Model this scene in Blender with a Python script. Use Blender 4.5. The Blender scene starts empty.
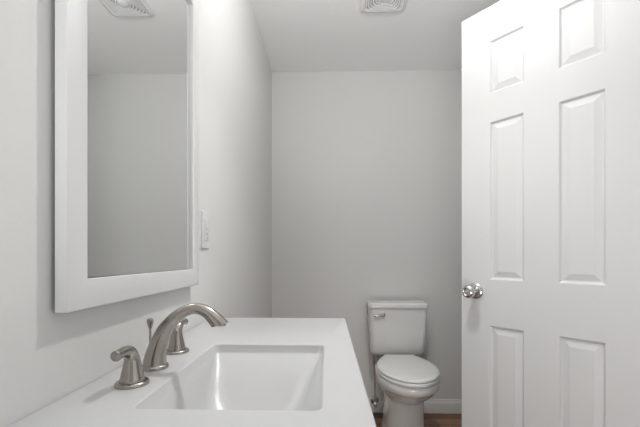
import bpy, bmesh, math, random
from mathutils import Vector, Matrix
random.seed(4)
PI = math.pi
S = bpy.context.scene
C = S.collection

# ------------------------------------------------------------------ camera
cam = bpy.data.cameras.new('camera')
camo = bpy.data.objects.new('camera', cam)
C.objects.link(camo)
camo.location = (0, 0, 1.055)
camo.rotation_euler = (PI / 2, 0, math.radians(1.6))
cam.sensor_fit = 'HORIZONTAL'
cam.sensor_width = 36.0
cam.lens = 365.0 / 640 * 36
cam.shift_x = 0.005
cam.shift_y = 0.068
cam.clip_start = 0.02
S.camera = camo

# ------------------------------------------------------------------ world (even soft ambient light) and an added fill light
w = bpy.data.worlds.new('world')
S.world = w
w.use_nodes = True
bg = w.node_tree.nodes['Background']
bg.inputs['Color'].default_value = (1.0, 0.99, 0.98, 1)
WORLD_STRENGTH = 0.45
bg.inputs['Strength'].default_value = WORLD_STRENGTH
LAMP_STRENGTH = 330.0
SPOT_POWER = 23.0
FILL_POWER = 23.5
fill = bpy.data.lights.new('added_fill_light', 'AREA')  # area fill added behind the camera to lift ceiling, toilet and lower door
fill.shape = 'RECTANGLE'
fill.size = 0.7
fill.size_y = 1.0
fill.energy = FILL_POWER
fill.color = (0.98, 0.99, 1.0)
fillo = bpy.data.objects.new('added_fill_light', fill)
C.objects.link(fillo)
fillo.location = (0.0, -0.85, 0.35)
fillo.rotation_euler = (math.radians(90 + 60), 0, math.radians(-18))

S.view_settings.view_transform = 'Standard'
S.view_settings.look = 'None'
S.view_settings.gamma = 1.0
S.view_settings.use_curve_mapping = False
S.view_settings.exposure = 0.0
S.cycles.max_bounces = 16
S.cycles.diffuse_bounces = 8
S.cycles.glossy_bounces = 6

# ------------------------------------------------------------------ materials
def mat(name, col, rough=0.5, metal=0.0, spec=0.5, coat=0.0, bump=None, aniso=0.0, wobble=0.0):
    m = bpy.data.materials.new(name)
    m.use_nodes = True
    nt = m.node_tree
    b = nt.nodes['Principled BSDF']
    b.inputs['Base Color'].default_value = (*col, 1)
    b.inputs['Roughness'].default_value = rough
    b.inputs['Metallic'].default_value = metal
    b.inputs['Specular IOR Level'].default_value = spec
    b.inputs['Coat Weight'].default_value = coat
    b.inputs['Coat Roughness'].default_value = 0.08
    b.inputs['Anisotropic'].default_value = aniso
    tc = nt.nodes.new('ShaderNodeTexCoord')
    if bump:
        scale, strength, dist = bump
        n = nt.nodes.new('ShaderNodeTexNoise')
        n.inputs['Scale'].default_value = scale
        n.inputs['Detail'].default_value = 3
        bp = nt.nodes.new('ShaderNodeBump')
        bp.inputs['Strength'].default_value = strength
        bp.inputs['Distance'].default_value = dist
        nt.links.new(tc.outputs['Object'], n.inputs['Vector'])
        nt.links.new(n.outputs['Fac'], bp.inputs['Height'])
        nt.links.new(bp.outputs['Normal'], b.inputs['Normal'])
    if wobble:
        n2 = nt.nodes.new('ShaderNodeTexNoise')
        n2.inputs['Scale'].default_value = 3.0
        mx = nt.nodes.new('ShaderNodeMix')
        mx.data_type = 'RGBA'
        mx.inputs[6].default_value = (*[c * (1 - wobble) for c in col], 1)
        mx.inputs[7].default_value = (*[min(1, c * (1 + wobble)) for c in col], 1)
        nt.links.new(tc.outputs['Object'], n2.inputs['Vector'])
        nt.links.new(n2.outputs['Fac'], mx.inputs[0])
        nt.links.new(mx.outputs[2], b.inputs['Base Color'])
    return m

M_WALL = mat('wall_paint', (0.655, 0.655, 0.645), 0.6, spec=0.3, bump=(140, 0.12, 0.002))
M_CEIL = mat('ceiling_paint', (0.92, 0.92, 0.92), 0.8, spec=0.2, bump=(90, 0.15, 0.002))
M_TRIM = mat('trim_white', (0.70, 0.70, 0.69), 0.35)
M_FRAME = mat('mirror_frame_white', (0.66, 0.66, 0.655), 0.4)
M_TOP = mat('counter_white', (0.545, 0.545, 0.55), 0.28, spec=0.35, coat=0.03, wobble=0.01)
M_CABINET = mat('cabinet_white', (0.75, 0.75, 0.74), 0.4)
M_NICKEL = mat('brushed_nickel', (0.39, 0.36, 0.33), 0.17, metal=1.0, aniso=0.3, bump=(300, 0.012, 0.001))
M_SATIN = mat('satin_nickel', (0.62, 0.61, 0.60), 0.18, metal=1.0)
M_CHROME = mat('chrome', (0.75, 0.75, 0.76), 0.06, metal=1.0)
M_CERAMIC = mat('toilet_ceramic', (0.72, 0.72, 0.71), 0.12, coat=0.4)
M_SEAT = mat('toilet_seat_plastic', (0.73, 0.73, 0.72), 0.28)
M_PLASTIC = mat('white_plastic', (0.66, 0.66, 0.655), 0.4)
M_DARK = mat('dark_void', (0.03, 0.03, 0.03), 0.7)
M_BRASS = mat('old_brass', (0.50, 0.36, 0.20), 0.35, metal=0.9, wobble=0.2)
M_HOSE = mat('braided_hose', (0.46, 0.40, 0.32), 0.45, metal=0.6, bump=(600, 0.5, 0.002))
M_LENS = mat('frosted_lens', (0.82, 0.82, 0.81), 0.35)
M_VENT = mat('vent_plastic', (0.85, 0.85, 0.85), 0.5)
M_MIRROR = mat('mirror_silver', (0.90, 0.91, 0.905), 0.015, metal=1.0)
M_ROD = mat('rod_metal', (0.45, 0.42, 0.39), 0.3, metal=1.0)

# moulded door skin: white paint over a faint embossed wood grain
M_DOOR = mat('door_paint', (0.57, 0.57, 0.566), 0.5, spec=0.35)
def door_grain():
    nt = M_DOOR.node_tree
    tc = nt.nodes.new('ShaderNodeTexCoord')
    mp = nt.nodes.new('ShaderNodeMapping')
    mp.inputs['Scale'].default_value = (60, 60, 4)
    n = nt.nodes.new('ShaderNodeTexNoise')
    n.inputs['Scale'].default_value = 3.0
    n.inputs['Detail'].default_value = 4
    bp = nt.nodes.new('ShaderNodeBump')
    bp.inputs['Strength'].default_value = 0.12
    bp.inputs['Distance'].default_value = 0.002
    nt.links.new(tc.outputs['Object'], mp.inputs['Vector'])
    nt.links.new(mp.outputs['Vector'], n.inputs['Vector'])
    nt.links.new(n.outputs['Fac'], bp.inputs['Height'])
    nt.links.new(bp.outputs['Normal'], nt.nodes['Principled BSDF'].inputs['Normal'])
door_grain()

# dark brown vinyl planks laid across the room
M_FLOOR = mat('plank_floor', (0.12, 0.07, 0.045), 0.35)
def planks():
    nt = M_FLOOR.node_tree
    b = nt.nodes['Principled BSDF']
    tc = nt.nodes.new('ShaderNodeTexCoord')
    br = nt.nodes.new('ShaderNodeTexBrick')
    br.inputs['Scale'].default_value = 1.0
    br.inputs['Brick Width'].default_value = 0.9
    br.inputs['Row Height'].default_value = 0.075
    br.inputs['Mortar Size'].default_value = 0.0015
    br.inputs['Color1'].default_value = (0.075, 0.032, 0.018, 1)
    br.inputs['Color2'].default_value = (0.40, 0.22, 0.13, 1)
    br.inputs['Mortar'].default_value = (0.03, 0.018, 0.012, 1)
    br.offset = 0.37
    mp = nt.nodes.new('ShaderNodeMapping')
    mp.inputs['Scale'].default_value = (3, 60, 1)
    n = nt.nodes.new('ShaderNodeTexNoise')
    n.inputs['Scale'].default_value = 2.0
    n.inputs['Detail'].default_value = 6
    rmp = nt.nodes.new('ShaderNodeMapRange')
    rmp.inputs['To Min'].default_value = 0.55
    rmp.inputs['To Max'].default_value = 1.45
    mx = nt.nodes.new('ShaderNodeMix')
    mx.data_type = 'RGBA'
    mx.blend_type = 'MULTIPLY'
    mx.inputs[0].default_value = 1.0
    nt.links.new(tc.outputs['Object'], br.inputs['Vector'])
    nt.links.new(tc.outputs['Object'], mp.inputs['Vector'])
    nt.links.new(mp.outputs['Vector'], n.inputs['Vector'])
    nt.links.new(n.outputs['Fac'], rmp.inputs['Value'])
    nt.links.new(br.outputs['Color'], mx.inputs[6])
    nt.links.new(rmp.outputs['Result'], mx.inputs[7])
    nt.links.new(mx.outputs[2], b.inputs['Base Color'])
planks()

M_BULB = bpy.data.materials.new('lit_bulb')
M_BULB.use_nodes = True
_b = M_BULB.node_tree.nodes['Principled BSDF']
_b.inputs['Base Color'].default_value = (0.9, 0.9, 0.88, 1)
_b.inputs['Emission Color'].default_value = (1.0, 0.997, 0.985, 1)
_b.inputs['Emission Strength'].default_value = LAMP_STRENGTH

# ------------------------------------------------------------------ mesh helpers
def obj(name, bm, m, parent=None, loc=None, sharp=35, bevel=None):
    bmesh.ops.remove_doubles(bm, verts=bm.verts, dist=1e-6)
    bmesh.ops.recalc_face_normals(bm, faces=bm.faces)
    me = bpy.data.meshes.new(name)
    bm.to_mesh(me)
    bm.free()
    for p in me.polygons:
        p.use_smooth = True
    me.set_sharp_from_angle(angle=math.radians(sharp))
    me.materials.append(m)
    o = bpy.data.objects.new(name, me)
    C.objects.link(o)
    if loc is not None:
        o.location = loc
    if parent is not None:
        o.parent = parent
    if bevel:
        b = o.modifiers.new('bevel', 'BEVEL')
        b.width = bevel
        b.segments = 3
        b.limit_method = 'ANGLE'
        b.angle_limit = math.radians(40)
    return o

def thing(name, label, cat, loc=(0, 0, 0), rotz=0.0, group=None):
    o = bpy.data.objects.new(name, None)
    C.objects.link(o)
    o.location = loc
    o.rotation_euler = (0, 0, rotz)
    o.empty_display_size = 0.05
    return tag(o, label, cat, group)

def tag(o, label, cat, group=None):
    o['label'] = label
    o['category'] = cat
    if group:
        o['group'] = group
    return o

def struct(name, bm, m, **k):
    o = obj(name, bm, m, **k)
    o['kind'] = 'structure'
    return o

def box(bm, x0, x1, y0, y1, z0, z1):
    v = [bm.verts.new(p) for p in ((x0, y0, z0), (x1, y0, z0), (x1, y1, z0), (x0, y1, z0),
                                   (x0, y0, z1), (x1, y0, z1), (x1, y1, z1), (x0, y1, z1))]
    for f in ((0, 3, 2, 1), (4, 5, 6, 7), (0, 1, 5, 4), (1, 2, 6, 5), (2, 3, 7, 6), (3, 0, 4, 7)):
        bm.faces.new([v[i] for i in f])
    return bm

def loft(bm, loops, cap0=True, cap1=True):
    rows = [[bm.verts.new(p) for p in L] for L in loops]
    n = len(rows[0])
    for a, b in zip(rows, rows[1:]):
        for i in range(n):
            bm.faces.new((a[i], a[(i + 1) % n], b[(i + 1) % n], b[i]))
    if cap0:
        bm.faces.new(rows[0][::-1])
    if cap1:
        bm.faces.new(rows[-1])
    return bm

def rrect(cx, cy, hx, hy, r, z, n=6):
    r = min(r, hx * 0.999, hy * 0.999)
    out = []
    for k, (sx, sy) in enumerate(((1, 1), (-1, 1), (-1, -1), (1, -1))):
        for i in range(n + 1):
            a = PI / 2 * (k + i / n)
            out.append((cx + sx * (hx - r) + r * math.cos(a), cy + sy * (hy - r) + r * math.sin(a), z))
    return out

def lathe(bm, prof, c=(0, 0, 0), axis=(0, 0, 1), n=32, cap0=True, cap1=True):
    q = Vector((0, 0, 1)).rotation_difference(Vector(axis).normalized())
    c = Vector(c)
    loops = []
    for r, h in prof:
        loops.append([c + q @ Vector((r * math.cos(2 * PI * i / n), r * math.sin(2 * PI * i / n), h)) for i in range(n)])
    return loft(bm, loops, cap0, cap1)

def spline(pts, rad, m=6):
    P = [Vector(p) for p in pts]
    Q = [P[0] * 2 - P[1]] + P + [P[-1] * 2 - P[-2]]
    R = [rad[0]] + list(rad) + [rad[-1]]
    op, orr = [], []
    for i in range(1, len(Q) - 2):
        for j in range(m):
            t = j / m
            a, b, c, d = Q[i - 1], Q[i], Q[i + 1], Q[i + 2]
            op.append(0.5 * ((2 * b) + (c - a) * t + (2 * a - 5 * b + 4 * c - d) * t * t + (3 * b - a - 3 * c + d) * t ** 3))
            a, b, c, d = R[i - 1], R[i], R[i + 1], R[i + 2]
            orr.append(0.5 * ((2 * b) + (c - a) * t + (2 * a - 5 * b + 4 * c - d) * t * t + (3 * b - a - 3 * c + d) * t ** 3))
    op.append(P[-1])
    orr.append(rad[-1])
    return op, orr

def tube(bm, pts, rad, n=20, m=6, flat_end=None, first_up=False, dome=True):
    """A round bar along a smooth path; dome rounds both ends off."""
    P, R = spline(pts, rad, m)
    loops = []
    up = None
    for i, p in enumerate(P):
        t = (P[min(i + 1, len(P) - 1)] - P[max(i - 1, 0)]).normalized()
        if i == 0 and first_up:
            t = Vector((0, 0, 1))
        if up is None:
            up = t.orthogonal().normalized()
        up = (up - t * up.dot(t)).normalized()
        sd = t.cross(up)
        loops.append([p + R[i] * (up * math.cos(2 * PI * k / n) + sd * math.sin(2 * PI * k / n)) for k in range(n)])
        T = t
    if dome:
        last, pe, re = loops[-1], P[-1], R[-1]
        for a in (25, 50, 72):
            ca, sa = math.cos(math.radians(a)), math.sin(math.radians(a))
            loops.append([pe + (v - pe) * (ca if dome is True else 1 - 0.5 * (1 - ca)) + T * re * sa * float(dome) for v in last])
    if flat_end is not None:
        q, nn = Vector(flat_end[0]), Vector(flat_end[1])
        loops[-1] = [v + T * ((q - v).dot(nn) / T.dot(nn)) for v in loops[-1]]
    return loft(bm, loops)

# ------------------------------------------------------------------ room shell
WL, WR, YB, YF, ZC = -0.38, 0.978, 2.5, -1.0, 2.325
struct('floor', box(bmesh.new(), WL - 0.1, WR + 1.6, YF - 0.4, YB + 0.1, -0.08, 0.0), M_FLOOR)
struct('wall_hall', box(bmesh.new(), WR + 1.5, WR + 1.6, YF - 0.4, YB + 0.1, 0.0, ZC), M_WALL)
struct('ceiling', box(bmesh.new(), WL - 0.1, WR + 0.1, YF, YB + 0.1, ZC, ZC + 0.08), M_CEIL)
struct('wall_left', box(bmesh.new(), WL - 0.1, WL, YF, YB, 0, ZC), M_WALL)
struct('wall_back', box(bmesh.new(), WL - 0.1, WR + 0.1, YB, YB + 0.1, 0, ZC), M_WALL)
DY0, DY1, DZ = 0.440, 1.092, 2.05
bm = bmesh.new()
box(bm, WR, WR + 0.1, YF, DY0, 0, ZC)
box(bm, WR, WR + 0.1, DY1, YB, 0, ZC)
box(bm, WR, WR + 0.1, DY0, DY1, DZ, ZC)
struct('wall_right', bm, M_WALL)

def baseboard(name, x0, y0, x1, y1, nx, ny):
    """Profile swept straight from (x0, y0) to (x1, y1); (nx, ny) points into the room."""
    prof = [(0, 0), (0.014, 0), (0.014, 0.066), (0.011, 0.074), (0.008, 0.078), (0.008, 0.086), (0.005, 0.091), (0, 0.091)]
    bm = bmesh.new()
    loft(bm, [[(x + nx * d, y + ny * d, z) for d, z in prof] for x, y in ((x0, y0), (x1, y1))])
    struct(name, bm, M_TRIM)
baseboard('baseboard_back', WL, YB, WR, YB, 0, -1)
baseboard('baseboard_left', WL, 1.19, WL, YB - 0.014, 1, 0)
baseboard('baseboard_right', WR, 1.155, WR, YB - 0.014, -1, 0)
# door casing and jamb around the opening in the right wall
bm = bmesh.new()
box(bm, WR - 0.014, WR, DY0 - 0.055, DY0 + 0.012, 0, DZ + 0.05)
box(bm, WR - 0.014, WR, DY1 + 0.012, DY1 + 0.06, 0, DZ + 0.05)
box(bm, WR - 0.014, WR, DY0 + 0.012, DY1 + 0.012, DZ - 0.005, DZ + 0.05)
box(bm, WR + 0.001, WR + 0.1, DY0 + 0.0005, DY0 + 0.012, 0, DZ - 0.006)
box(bm, WR + 0.001, WR + 0.1, DY0 + 0.0005, DY1 - 0.0005, DZ - 0.012, DZ - 0.0005)
box(bm, WR + 0.001, WR + 0.1, DY1 - 0.010, DY1 - 0.0005, 0, DZ - 0.006)
struct('trim_1', bm, M_TRIM)

# ------------------------------------------------------------------ ceiling lamp (above the picture) - the room's own light
lx, ly = 0.21, 1.07
lamp = thing('ceiling_lamp', 'small round ceiling lamp with a bare lit bulb near the middle of the ceiling', 'lamp', (lx, ly, ZC))
obj('canopy', lathe(bmesh.new(), [(0.065, 0), (0.065, -0.008), (0.055, -0.02), (0.016, -0.026), (0.016, -0.135)], n=40), M_SATIN, lamp)
obj('bulb', lathe(bmesh.new(), [(0.014, -0.135), (0.018, -0.141), (0.028, -0.153), (0.033, -0.170), (0.031, -0.186), (0.022, -0.199), (0.010, -0.205), (0.002, -0.206)], n=28), M_BULB, lamp)

# extra spot added under the bulb to strengthen the shadows below it
key = bpy.data.lights.new('added_key_spot', 'SPOT')
key.energy = SPOT_POWER
key.spot_size = math.radians(116)
key.spot_blend = 1.0
key.shadow_soft_size = 0.03
key.color = (1.0, 0.997, 0.985)
keyo = bpy.data.objects.new('added_key_spot', key)
C.objects.link(keyo)
keyo.parent = lamp
keyo.location = (0, 0, -0.245)

# ------------------------------------------------------------------ ceiling exhaust fan
fan = thing('exhaust_fan', 'square white slotted exhaust fan with round centre lens on the ceiling', 'fan', (0.283, 1.785, ZC))
def fan_parts():
    bm = bmesh.new()
    h = 0.118
    loft(bm, [rrect(0, 0, h, h, 0.03, 0), rrect(0, 0, h, h, 0.03, -0.0015), rrect(0, 0, h - 0.004, h - 0.004, 0.028, -0.0035),
              rrect(0, 0, 0.096, 0.096, 0.022, -0.0105), rrect(0, 0, 0.094, 0.094, 0.022, -0.0095), rrect(0, 0, 0.092, 0.092, 0.02, -0.006)])
    obj('grille_frame', bm, M_VENT, fan)
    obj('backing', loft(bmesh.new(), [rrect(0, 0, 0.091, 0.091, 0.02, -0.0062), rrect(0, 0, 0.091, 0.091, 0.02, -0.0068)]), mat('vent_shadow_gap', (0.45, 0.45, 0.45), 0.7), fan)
    for k in range(6):
        a = 0.089 - k * 0.0105
        b = a - 0.0068
        ra, rb = 0.02 + 0.0045 * k, 0.016 + 0.0045 * k
        bm = bmesh.new()
        loft(bm, [rrect(0, 0, b, b, rb, -0.007), rrect(0, 0, a, a, ra, -0.007), rrect(0, 0, a - 0.001, a - 0.001, ra, -0.0115 - 0.0006 * k),
                  rrect(0, 0, b + 0.001, b + 0.001, rb, -0.0115 - 0.0006 * k), rrect(0, 0, b, b, rb, -0.007)], False, False)
        obj('louver', bm, M_VENT, fan)
    obj('lens', lathe(bmesh.new(), [(0.026, -0.007), (0.026, -0.013), (0.023, -0.0155), (0.014, -0.0165), (0.003, -0.017)], n=36), M_LENS, fan)
fan_parts()

# ------------------------------------------------------------------ vanity cabinet
CX0, CX1, CY0, CY1, CZ = WL, 0.06, 0.11, 1.20, 0.855
van = thing('vanity_cabinet', 'white two-door bathroom vanity cabinet under the white sink top', 'cabinet', ((CX0 + CX1) / 2, (CY0 + CY1) / 2, 0))
ox, oy = van.location.x, van.location.y
def van_parts():
    x0, x1 = WL + 0.003 - ox, 0.022 - ox
    y0, y1 = CY0 + 0.015 - oy, CY1 - 0.015 - oy
    # open-topped carcass: the basin hangs down inside it
    def R(i, z):
        return [(x0 + i, y0 + i, z), (x1 - i, y0 + i, z), (x1 - i, y1 - i, z), (x0 + i, y1 - i, z)]
    bm = bmesh.new()
    loft(bm, [R(0, 0.10), R(0, 0.822), R(0.016, 0.822), R(0.016, 0.116)])
    obj('body', bm, M_CABINET, van)
    obj('toe_kick', box(bmesh.new(), x0, x1 - 0.06, y0 + 0.01, y1 - 0.01, 0, 0.10), M_CABINET, van)
    ym = (y0 + y1) / 2
    for (a, b, kn) in ((y0 + 0.012, ym - 0.003, ym - 0.045), (ym + 0.003, y1 - 0.012, ym + 0.045)):
        bm = bmesh.new()
        def L(i, x):
            return [(x, a + i, 0.13 + i), (x, b - i, 0.13 + i), (x, b - i, 0.80 - i), (x, a + i, 0.80 - i)]
        loft(bm, [L(0, x1 + 0.001), L(0, x1 + 0.018), L(0.055, x1 + 0.018), L(0.058, x1 + 0.010)])
        d = obj('door', bm, M_CABINET, van)
        obj('knob', lathe(bmesh.new(), [(0.006, 0), (0.005, 0.010), (0.012, 0.018), (0.014, 0.023), (0.010, 0.028), (0.002, 0.029)], (x1 + 0.018, kn, 0.66), (1, 0, 0), 20), M_NICKEL, d)
van_parts()

# ------------------------------------------------------------------ sink top with moulded-in rectangular basin
top = thing('sink_top', 'glossy white sink top with rectangular basin along the side wall', 'sink', (-0.133, 0.654, 0))
BX, BY = -0.133, 0.654          # basin centre
def top_parts():
    ccx, ccy = (CX0 + CX1) / 2 - BX, (CY0 + CY1) / 2 - BY
    hx, hy = (CX1 - CX0) / 2 - 0.0005, (CY1 - CY0) / 2
    bm = bmesh.new()
    ihx, ihy = 0.125, 0.178
    loops = [rrect(ccx, ccy, hx - 0.002, hy - 0.002, 0.003, CZ - 0.032),
             rrect(ccx, ccy, hx, hy, 0.004, CZ - 0.030),
             rrect(ccx, ccy, hx, hy, 0.004, CZ - 0.004),
             rrect(ccx, ccy, hx - 0.0012, hy - 0.0012, 0.004, CZ - 0.0012),
             rrect(ccx, ccy, hx - 0.004, hy - 0.004, 0.004, CZ),
             rrect(0, 0, ihx + 0.003, ihy + 0.003, 0.014, CZ)]
    rows = loops
    loft(bm, rows, False, False)
    obj('countertop', bm, M_TOP, top, sharp=60)
    prof = [(0.128, 0.181, 0.0, 0.014), (0.1262, 0.1792, 0.0005, 0.013), (0.1252, 0.1782, 0.0018, 0.012), (0.1245, 0.1775, 0.004, 0.012),
            (0.121, 0.174, 0.0165, 0.012), (0.1195, 0.1715, 0.0195, 0.012), (0.117, 0.165, 0.024, 0.015), (0.1125, 0.150, 0.036, 0.021), (0.107, 0.127, 0.054, 0.028),
            (0.101, 0.104, 0.074, 0.034), (0.093, 0.083, 0.092, 0.038), (0.080, 0.066, 0.106, 0.036), (0.062, 0.050, 0.117, 0.034),
            (0.042, 0.036, 0.124, 0.03), (0.026, 0.026, 0.127, 0.026)]
    bm = bmesh.new()
    loft(bm, [rrect(-0.008 * min(1, max(0, d - 0.018) / 0.06) * (1 if d < 0.1 else max(0, (0.127 - d) / 0.027)), 0, a, b, r, CZ - d, 6) for a, b, d, r in prof], False, False)
    obj('basin', bm, M_TOP, top, sharp=60)
    obj('drain', lathe(bmesh.new(), [(0.027, -0.006), (0.027, 0.001), (0.022, 0.002), (0.019, -0.001), (0.017, 0.002), (0.010, 0.004), (0.002, 0.0045)], (0, 0, CZ - 0.1275), n=28), M_NICKEL, top)
top_parts()

# ------------------------------------------------------------------ faucet
FX, FY = -0.312, 0.663
fau = thing('faucet', 'brushed nickel two-handle faucet with arched spout on the white sink top', 'faucet', (FX, FY, CZ))
def faucet_parts():
    # spout
    pts = [(-0.3110, 0.004), (-0.3100, 0.018), (-0.3052, 0.0383), (-0.2950, 0.0638), (-0.2791, 0.0851), (-0.2591, 0.1010),
           (-0.2400, 0.1073), (-0.2255, 0.1055), (-0.2125, 0.0985), (-0.2020, 0.0888), (-0.1955, 0.0818)]
    rad = [0.0205, 0.0190, 0.0162, 0.0137, 0.0116, 0.0104, 0.0100, 0.0103, 0.0112, 0.0128, 0.0138]
    bm = bmesh.new()
    SY = -0.012
    tube(bm, [(x - FX, SY, z) for x, z in pts], rad, 28, 6, flat_end=((-0.1890 - FX, SY, 0.0795), (-0.27, 0, 1)), first_up=True, dome=False)
    sp = obj('spout', bm, M_NICKEL, fau, sharp=50)
    bm = bmesh.new()
    lathe(bm, [(0.0232, 0), (0.0240, 0.0015), (0.0236, 0.004), (0.0222, 0.0062), (0.0210, 0.0068), (0.0205, 0.0085)], (-0.3110 - FX, SY, 0), n=40)
    obj('spout_base', bm, M_NICKEL, sp)
    bm = bmesh.new()
    lathe(bm, [(0.0085, -0.0005), (0.0085, 0.003)], (-0.190 - FX, SY, 0.0772), n=20)
    obj('aerator', bm, M_ROD, sp)
    # handles
    for s in (-1, 1):
        bm = bmesh.new()
        q = (0.0005 - s * 0.005, s * 0.097, 0)
        tube(bm, [(q[0], q[1], 0.007), (q[0], q[1], 0.018), (q[0], q[1], 0.032), (q[0], q[1] + s * 0.0015, 0.043), (q[0], q[1] + s * 0.0085, 0.0525),
                  (q[0], q[1] + s * 0.021, 0.0565), (q[0], q[1] + s * 0.034, 0.0565), (q[0], q[1] + s * 0.045, 0.0558)],
             [0.0182, 0.0160, 0.0130, 0.0110, 0.0098, 0.0080, 0.0072, 0.0079], 26, 5, first_up=True, dome=0.22)
        h = obj('handle', bm, M_NICKEL, fau, sharp=50)
        bm = bmesh.new()
        lathe(bm, [(0.0250, 0), (0.0254, 0.0015), (0.0250, 0.0035), (0.0232, 0.0055), (0.0215, 0.0062), (0.0186, 0.0062), (0.0184, 0.0085)], q, n=40)
        obj('handle_base', bm, M_NICKEL, h)
    # pop-up lift rod behind the spout
    rx, ry = -0.336 - FX, 0.022
    bm = bmesh.new()
    lathe(bm, [(0.0022, 0.0), (0.0022, 0.068)], (rx, ry, 0), n=12)
    lr = obj('lift_rod', bm, M_ROD, fau)
    bm = bmesh.new()
    lathe(bm, [(0.0024, 0.064), (0.0040, 0.068), (0.0062, 0.076), (0.0062, 0.079), (0.0045, 0.0825), (0.001, 0.0835)], (rx, ry, 0), n=18)
    obj('rod_knob', bm, M_NICKEL, lr)
faucet_parts()

# ------------------------------------------------------------------ mirror
MY0, MY1, MZ0, MZ1 = 0.491, 1.009, 0.9785, 1.774
mir = thing('mirror', 'tall rectangular wall mirror in a flat white frame above the sink top', 'mirror', (WL, (MY0 + MY1) / 2, MZ0))
def mirror_parts():
    cy = (MY0 + MY1) / 2
    hy, hz = (MY1 - MY0) / 2, (MZ1 - MZ0) / 2
    def L(i, x):
        return [(x, -hy + i, i), (x, hy - i, i), (x, hy - i, 2 * hz - i), (x, -hy + i, 2 * hz - i)]
    bm = bmesh.new()
    f = 0.0235
    loft(bm, [L(0.0, 0.0065), L(0, f - 0.0012), L(0.0003, f - 0.0003), L(0.0012, f), L(0.0425, f), L(0.0432, f - 0.0004), L(0.0436, f - 0.0015), L(0.0440, f - 0.0070), L(0.0440, f - 0.0135)], False, False)
    obj('frame', bm, M_FRAME, mir, sharp=60)
    bm = bmesh.new()
    loft(bm, [L(0.0450, f - 0.0120), L(0.0450, f - 0.0085)])
    obj('mirror_glass', bm, M_MIRROR, mir)
    obj('backing', loft(bmesh.new(), [L(0.012, 0.0006), L(0.012, 0.0110)]), M_DARK, mir)
mirror_parts()

# ------------------------------------------------------------------ wall outlet
out = thing('wall_outlet', 'small white rectangular outlet plate on the side wall beyond the mirror', 'outlet', (WL, 1.122, 1.139))
def outlet_parts():
    def pl(hy, hz, r, x):
        return [(x, p[0], p[1]) for p in rrect(0, 0, hy, hz, r, 0, 4)]
    bm = bmesh.new()
    loft(bm, [pl(0.035, 0.0575, 0.004, 0.0003), pl(0.035, 0.0575, 0.004, 0.003), pl(0.0335, 0.056, 0.004, 0.0055), pl(0.018, 0.035, 0.002, 0.0058)])
    obj('cover_plate', bm, M_PLASTIC, out)
    bm = bmesh.new()
    loft(bm, [pl(0.0165, 0.0335, 0.002, 0.004), pl(0.0165, 0.0335, 0.002, 0.0078), pl(0.0155, 0.0325, 0.002, 0.0084)])
    rc = obj('receptacle', bm, M_PLASTIC, out)
    obj('rocker', loft(bmesh.new(), [pl2 for pl2 in ([(x, y, z + 0.016) for x, y, z in pl(hy, hz, 0.001, x)] for hy, hz, x in ((0.0135, 0.0135, 0.0080), (0.0135, 0.0135, 0.0098), (0.0125, 0.0125, 0.0104)))]), M_PLASTIC, rc)
    for y, h in ((-0.0062, 0.0042), (0.0062, 0.0034)):
        obj('slot', box(bmesh.new(), 0.0078, 0.0086, y - 0.0008, y + 0.0008, -0.013 - h, -0.013 + h), M_DARK, rc)
    obj('ground_hole', lathe(bmesh.new(), [(0.0026, 0.0078), (0.0026, 0.0086)], (0, 0, -0.025), (1, 0, 0), 12), M_DARK, rc)
    for z in (0.047, -0.047):
        obj('screw', lathe(bmesh.new(), [(0.003, 0.005), (0.003, 0.0062), (0.001, 0.0068)], (0, 0, z), (1, 0, 0), 14), M_PLASTIC, out)
outlet_parts()

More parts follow.
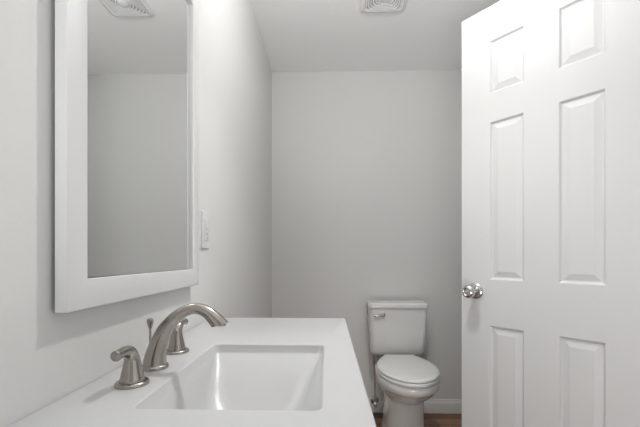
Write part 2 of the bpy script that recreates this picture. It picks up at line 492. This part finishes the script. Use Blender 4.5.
# ------------------------------------------------------------------ six-panel door, standing open
DW, DH, DT = 0.605, 2.025, 0.034
ang = math.radians(-51.0)
def door():
    us = [0, 0.118, 0.246, 0.356, 0.487, DW]
    # rows of panels (from the floor up), z measured from the floor
    rows = [(0.19, 0.788), (0.966, 1.582), (1.692, 1.900)]
    zs = [0.0] + [z - 0.01 for r in rows for z in r] + [DH]
    bm = bmesh.new()
    def add_side(y, sgn):
        """One moulded skin at depth y; sgn = direction the panels sink."""
        for i in range(5):
            for j in range(7):
                u0, u1, z0, z1 = us[i], us[i + 1], zs[j], zs[j + 1]
                if i in (1, 3) and j in (1, 3, 5):
                    steps = [(0, 0), (0.0025, 0.0012), (0.006, 0.0062), (0.0085, 0.0078), (0.0115, 0.0078), (0.0305, 0.0026), (0.0322, 0.0020)]
                    R = [[bm.verts.new((u, y + sgn * d, z)) for u, z in ((u0 + s, z0 + s), (u1 - s, z0 + s), (u1 - s, z1 - s), (u0 + s, z1 - s))] for s, d in steps]
                    for a, b in zip(R, R[1:]):
                        for k in range(4):
                            bm.faces.new((a[k], a[(k + 1) % 4], b[(k + 1) % 4], b[k]))
                    bm.faces.new(R[-1])
                else:
                    bm.faces.new([bm.verts.new(p) for p in ((u0, y, z0), (u1, y, z0), (u1, y, z1), (u0, y, z1))])
    add_side(0, 1)
    add_side(DT, -1)
    for i in range(5):
        for z in (0, DH):
            bm.faces.new([bm.verts.new(p) for p in ((us[i], 0, z), (us[i + 1], 0, z), (us[i + 1], DT, z), (us[i], DT, z))])
    for j in range(7):
        for u in (0, DW):
            bm.faces.new([bm.verts.new(p) for p in ((u, 0, zs[j]), (u, 0, zs[j + 1]), (u, DT, zs[j + 1]), (u, DT, zs[j]))])
    d = struct('door_1', bm, M_DOOR, loc=(0.5615, 1.5384, 0.01), sharp=12)
    d.rotation_euler = (0, 0, ang)
    tag(d, 'white six-panel door standing open into the room', 'door')
    zk = 0.918 - 0.01
    for s, y in ((-1, 0.0), (1, DT)):
        kn = obj('door_knob', lathe(bmesh.new(), [(0.0125, 0.004), (0.0125, 0.010), (0.0110, 0.014), (0.0108, 0.028), (0.0150, 0.034), (0.0235, 0.041), (0.0262, 0.049),
                                                  (0.0255, 0.056), (0.0215, 0.0625), (0.0150, 0.0655), (0.0130, 0.0645), (0.0115, 0.0625)],
                                    (0.060, y, zk), (0, s, 0), 36), M_SATIN, d, sharp=40)
        obj('rosette', lathe(bmesh.new(), [(0.0325, 0), (0.0330, 0.002), (0.0315, 0.005), (0.026, 0.0085), (0.016, 0.0105), (0.0122, 0.0105)], (0.060, y, zk), (0, s, 0), 36), M_SATIN, kn)
        obj('lock_button', lathe(bmesh.new(), [(0.0060, 0.060), (0.0060, 0.0655), (0.0045, 0.0668), (0.001, 0.067)], (0.060, y, zk), (0, s, 0), 18), M_SATIN, kn)
    obj('latch_plate', box(bmesh.new(), -0.0008, 0.0004, DT / 2 - 0.012, DT / 2 + 0.012, zk - 0.028, zk + 0.028), M_SATIN, d)
door()

# ------------------------------------------------------------------ toilet
TX = 0.452
toi = thing('toilet', 'white two-piece toilet with closed lid against the back wall', 'toilet', (TX, YB, 0), PI - 0.02)
def oval(a, vb, vm, vf, z, n=56, pw=2.0, pb=2.0):
    """Plan outline: half ellipse to the front (vf), squarer half to the back (vb)."""
    L = []
    for i in range(n):
        t = 2 * PI * i / n
        c, s = math.cos(t), math.sin(t)
        p = pw if s >= 0 else pb
        x = a * math.copysign(abs(c) ** (2 / p), c)
        y = vm + (vf - vm if s >= 0 else vm - vb) * math.copysign(abs(s) ** (2 / p), s)
        L.append((x, y, z))
    return L
def toilet_parts():
    # bowl and pedestal (local +y points into the room, away from the wall)
    sec = [(0.0, .114, .10, .36, .520, 2.8), (0.02, .114, .10, .36, .520, 2.8), (0.035, .109, .11, .36, .512, 2.8), (0.10, .106, .12, .37, .508, 2.8), (0.19, .1035, .13, .38, .512, 2.8),
           (0.245, .1015, .14, .39, .516, 2.7), (0.255, .099, .14, .39, .516, 2.5), (0.262, .098, .14, .40, .522, 2.3), (0.275, .106, .15, .41, .548, 2.1), (0.295, .122, .16, .43, .594, 2.0), (0.320, .139, .17, .45, .640, 2.0),
           (0.345, .152, .18, .46, .674, 2.0), (0.363, .158, .19, .465, .691, 2.0), (0.3665, .162, .20, .465, .699, 2.0), (0.371, .1645, .20, .465, .703, 2.0), (0.411, .1660, .20, .465, .704, 2.0), (0.416, .162, .205, .465, .699, 2.0)]
    bm = bmesh.new()
    loft(bm, [oval(a, vb, vm, vf, z, pw=p, pb=3.2) for z, a, vb, vm, vf, p in sec])
    bowl = obj('bowl', bm, M_CERAMIC, toi, sharp=60)
    bm = bmesh.new()
    loft(bm, [rrect(0, 0.165, 0.075, 0.10, 0.03, 0.20), rrect(0, 0.160, 0.095, 0.125, 0.035, 0.30), rrect(0, 0.160, 0.115, 0.135, 0.035, 0.37),
              rrect(0, 0.160, 0.118, 0.135, 0.035, 0.400), rrect(0, 0.160, 0.113, 0.130, 0.035, 0.406)])
    obj('deck', bm, M_CERAMIC, bowl, sharp=60)
    for s in (-1, 1):
        obj('bolt_cap', lathe(bmesh.new(), [(0.014, 0.0), (0.014, 0.012), (0.010, 0.020), (0.002, 0.023)], (s * 0.128, 0.30, 0.0), n=18), M_CERAMIC, bowl)
    # tank
    t = [(0.424, .140, .060, .03), (0.427, .154, .072, .035), (0.435, .164, .082, .035), (0.455, .1685, .0865, .03), (0.60, .1755, .091, .028), (0.736, .1810, .095, .026)]
    bm = bmesh.new()
    loft(bm, [rrect(0, 0.018 + hd if True else 0, hw, hd, r, z) for z, hw, hd, r in t])
    tank = obj('tank', bm, M_CERAMIC, toi, sharp=60)
    obj('gasket', lathe(bmesh.new(), [(0.045, 0.404), (0.045, 0.430)], (0, 0.11, 0), n=24), M_DARK, tank)
    bm = bmesh.new()
    y, hw, hd = 0.116, .1870, .1045
    loft(bm, [rrect(0, y, hw - .006, hd - .006, .024, .7335), rrect(0, y, hw - .001, hd - .001, .026, .736), rrect(0, y, hw, hd, .028, .739), rrect(0, y, hw, hd, .028, .757),
              rrect(0, y, hw - .002, hd - .002, .028, .762), rrect(0, y, hw - .007, hd - .007, .026, .766), rrect(0, y, hw - .02, hd - .02, .02, .768)])
    obj('tank_lid', bm, M_CERAMIC, toi, sharp=60)
    # flush lever on the front of the tank
    lx_, ly_, lz_ = TX - 0.352 - 0.004, 0.2075, 0.694          # local x is mirrored
    fl = obj('flush_lever', tube(bmesh.new(), [(lx_ + 0.002, ly_ + 0.012, lz_), (lx_ + 0.018, ly_ + 0.014, lz_ - 0.001), (lx_ + 0.038, ly_ + 0.015, lz_ - 0.004), (lx_ + 0.056, ly_ + 0.014, lz_ - 0.006)],
                                 [0.0075, 0.0085, 0.0100, 0.0085], 16, 5), M_CHROME, toi)
    obj('lever_base', lathe(bmesh.new(), [(0.015, -0.004), (0.015, 0.004), (0.010, 0.008), (0.007, 0.012), (0.007, 0.019), (0.002, 0.021)], (lx_, ly_, lz_), (0, 1, 0), 24), M_CHROME, fl)
    # seat ring and lid
    def lid_outline(g, z):
        L = []
        hw, vb, vm, vf = 0.1660 + g, 0.222 - g, 0.465, 0.712 + g
        for p in oval(hw, 0.172 - g, vm, vf, z, 72, 2.0, 1.75):
            x, y, zz = p
            y = max(y, vb)
            L.append((x, y, zz))
        return L
    bm = bmesh.new()
    outer = [lid_outline(-0.008, 0.4150), lid_outline(-0.002, 0.4165), lid_outline(0, 0.4205), lid_outline(0, 0.4295), lid_outline(-0.003, 0.4340)]
    inner = [oval(.115, .33, .47, .635, 0.4340, 72), oval(.112, .335, .47, .63, 0.4150, 72)]
    loft(bm, outer + inner + [outer[0]], False, False)
    obj('seat', bm, M_SEAT, toi, sharp=60)
    bm = bmesh.new()
    loft(bm, [lid_outline(-0.010, 0.4360), lid_outline(-0.0035, 0.4370), lid_outline(-0.001, 0.4405), lid_outline(-0.002, 0.4465), lid_outline(-0.006, 0.4510), lid_outline(-0.016, 0.4540), lid_outline(-0.05, 0.4570), lid_outline(-0.10, 0.4585), lid_outline(-0.15, 0.4590)])
    ld = obj('seat_lid', bm, M_SEAT, toi, sharp=60)
    for s in (-1, 1):
        bm = bmesh.new()
        loft(bm, [rrect(s * 0.075, 0.232, 0.020, 0.014, 0.008, 0.4135), rrect(s * 0.075, 0.232, 0.020, 0.014, 0.008, 0.4455), rrect(s * 0.075, 0.232, 0.016, 0.010, 0.008, 0.4515)])
        obj('hinge', bm, M_SEAT, ld)
toilet_parts()

# ------------------------------------------------------------------ water supply beside the toilet
VX, VZ = 0.322, 0.085
val = thing('shutoff_valve', 'small brass shutoff valve on a pipe stub low on the back wall beside the toilet', 'valve', (VX, YB, VZ))
obj('escutcheon', lathe(bmesh.new(), [(0.028, 0.0), (0.026, 0.006), (0.014, 0.012), (0.009, 0.013)], (0, -0.0145, 0), (0, -1, 0), 24), M_CHROME, val)
obj('pipe_stub', lathe(bmesh.new(), [(0.008, 0.0), (0.008, 0.045)], (0, -0.001, 0), (0, -1, 0), 16), M_BRASS, val)
vb_ = obj('valve_body', tube(bmesh.new(), [(0, -0.040, 0), (0, -0.055, 0), (0, -0.070, 0)], [0.011, 0.013, 0.010], 18), M_BRASS, val)
obj('outlet_nut', lathe(bmesh.new(), [(0.008, 0.0), (0.008, 0.014), (0.011, 0.014), (0.011, 0.028), (0.007, 0.030)], (0, -0.057, 0.004), (0, 0, 1), 6), M_BRASS, vb_)
obj('valve_handle', lathe(bmesh.new(), [(0.005, 0), (0.005, 0.010), (0.015, 0.012), (0.016, 0.020), (0.004, 0.022)], (0, -0.072, 0), (0, -1, 0), 12), M_CHROME, val)
hose = obj('supply_hose', tube(bmesh.new(), [(VX, YB - 0.057, VZ + 0.034), (VX + 0.001, YB - 0.057, 0.17), (VX - 0.004, YB - 0.062, 0.27), (VX - 0.012, YB - 0.085, 0.35), (VX - 0.016, YB - 0.10, 0.424)],
                               [0.0055] * 5, 14, 8, dome=False), M_HOSE)
tag(hose, 'thin tan braided water hose running from the brass valve up to the toilet tank', 'hose')
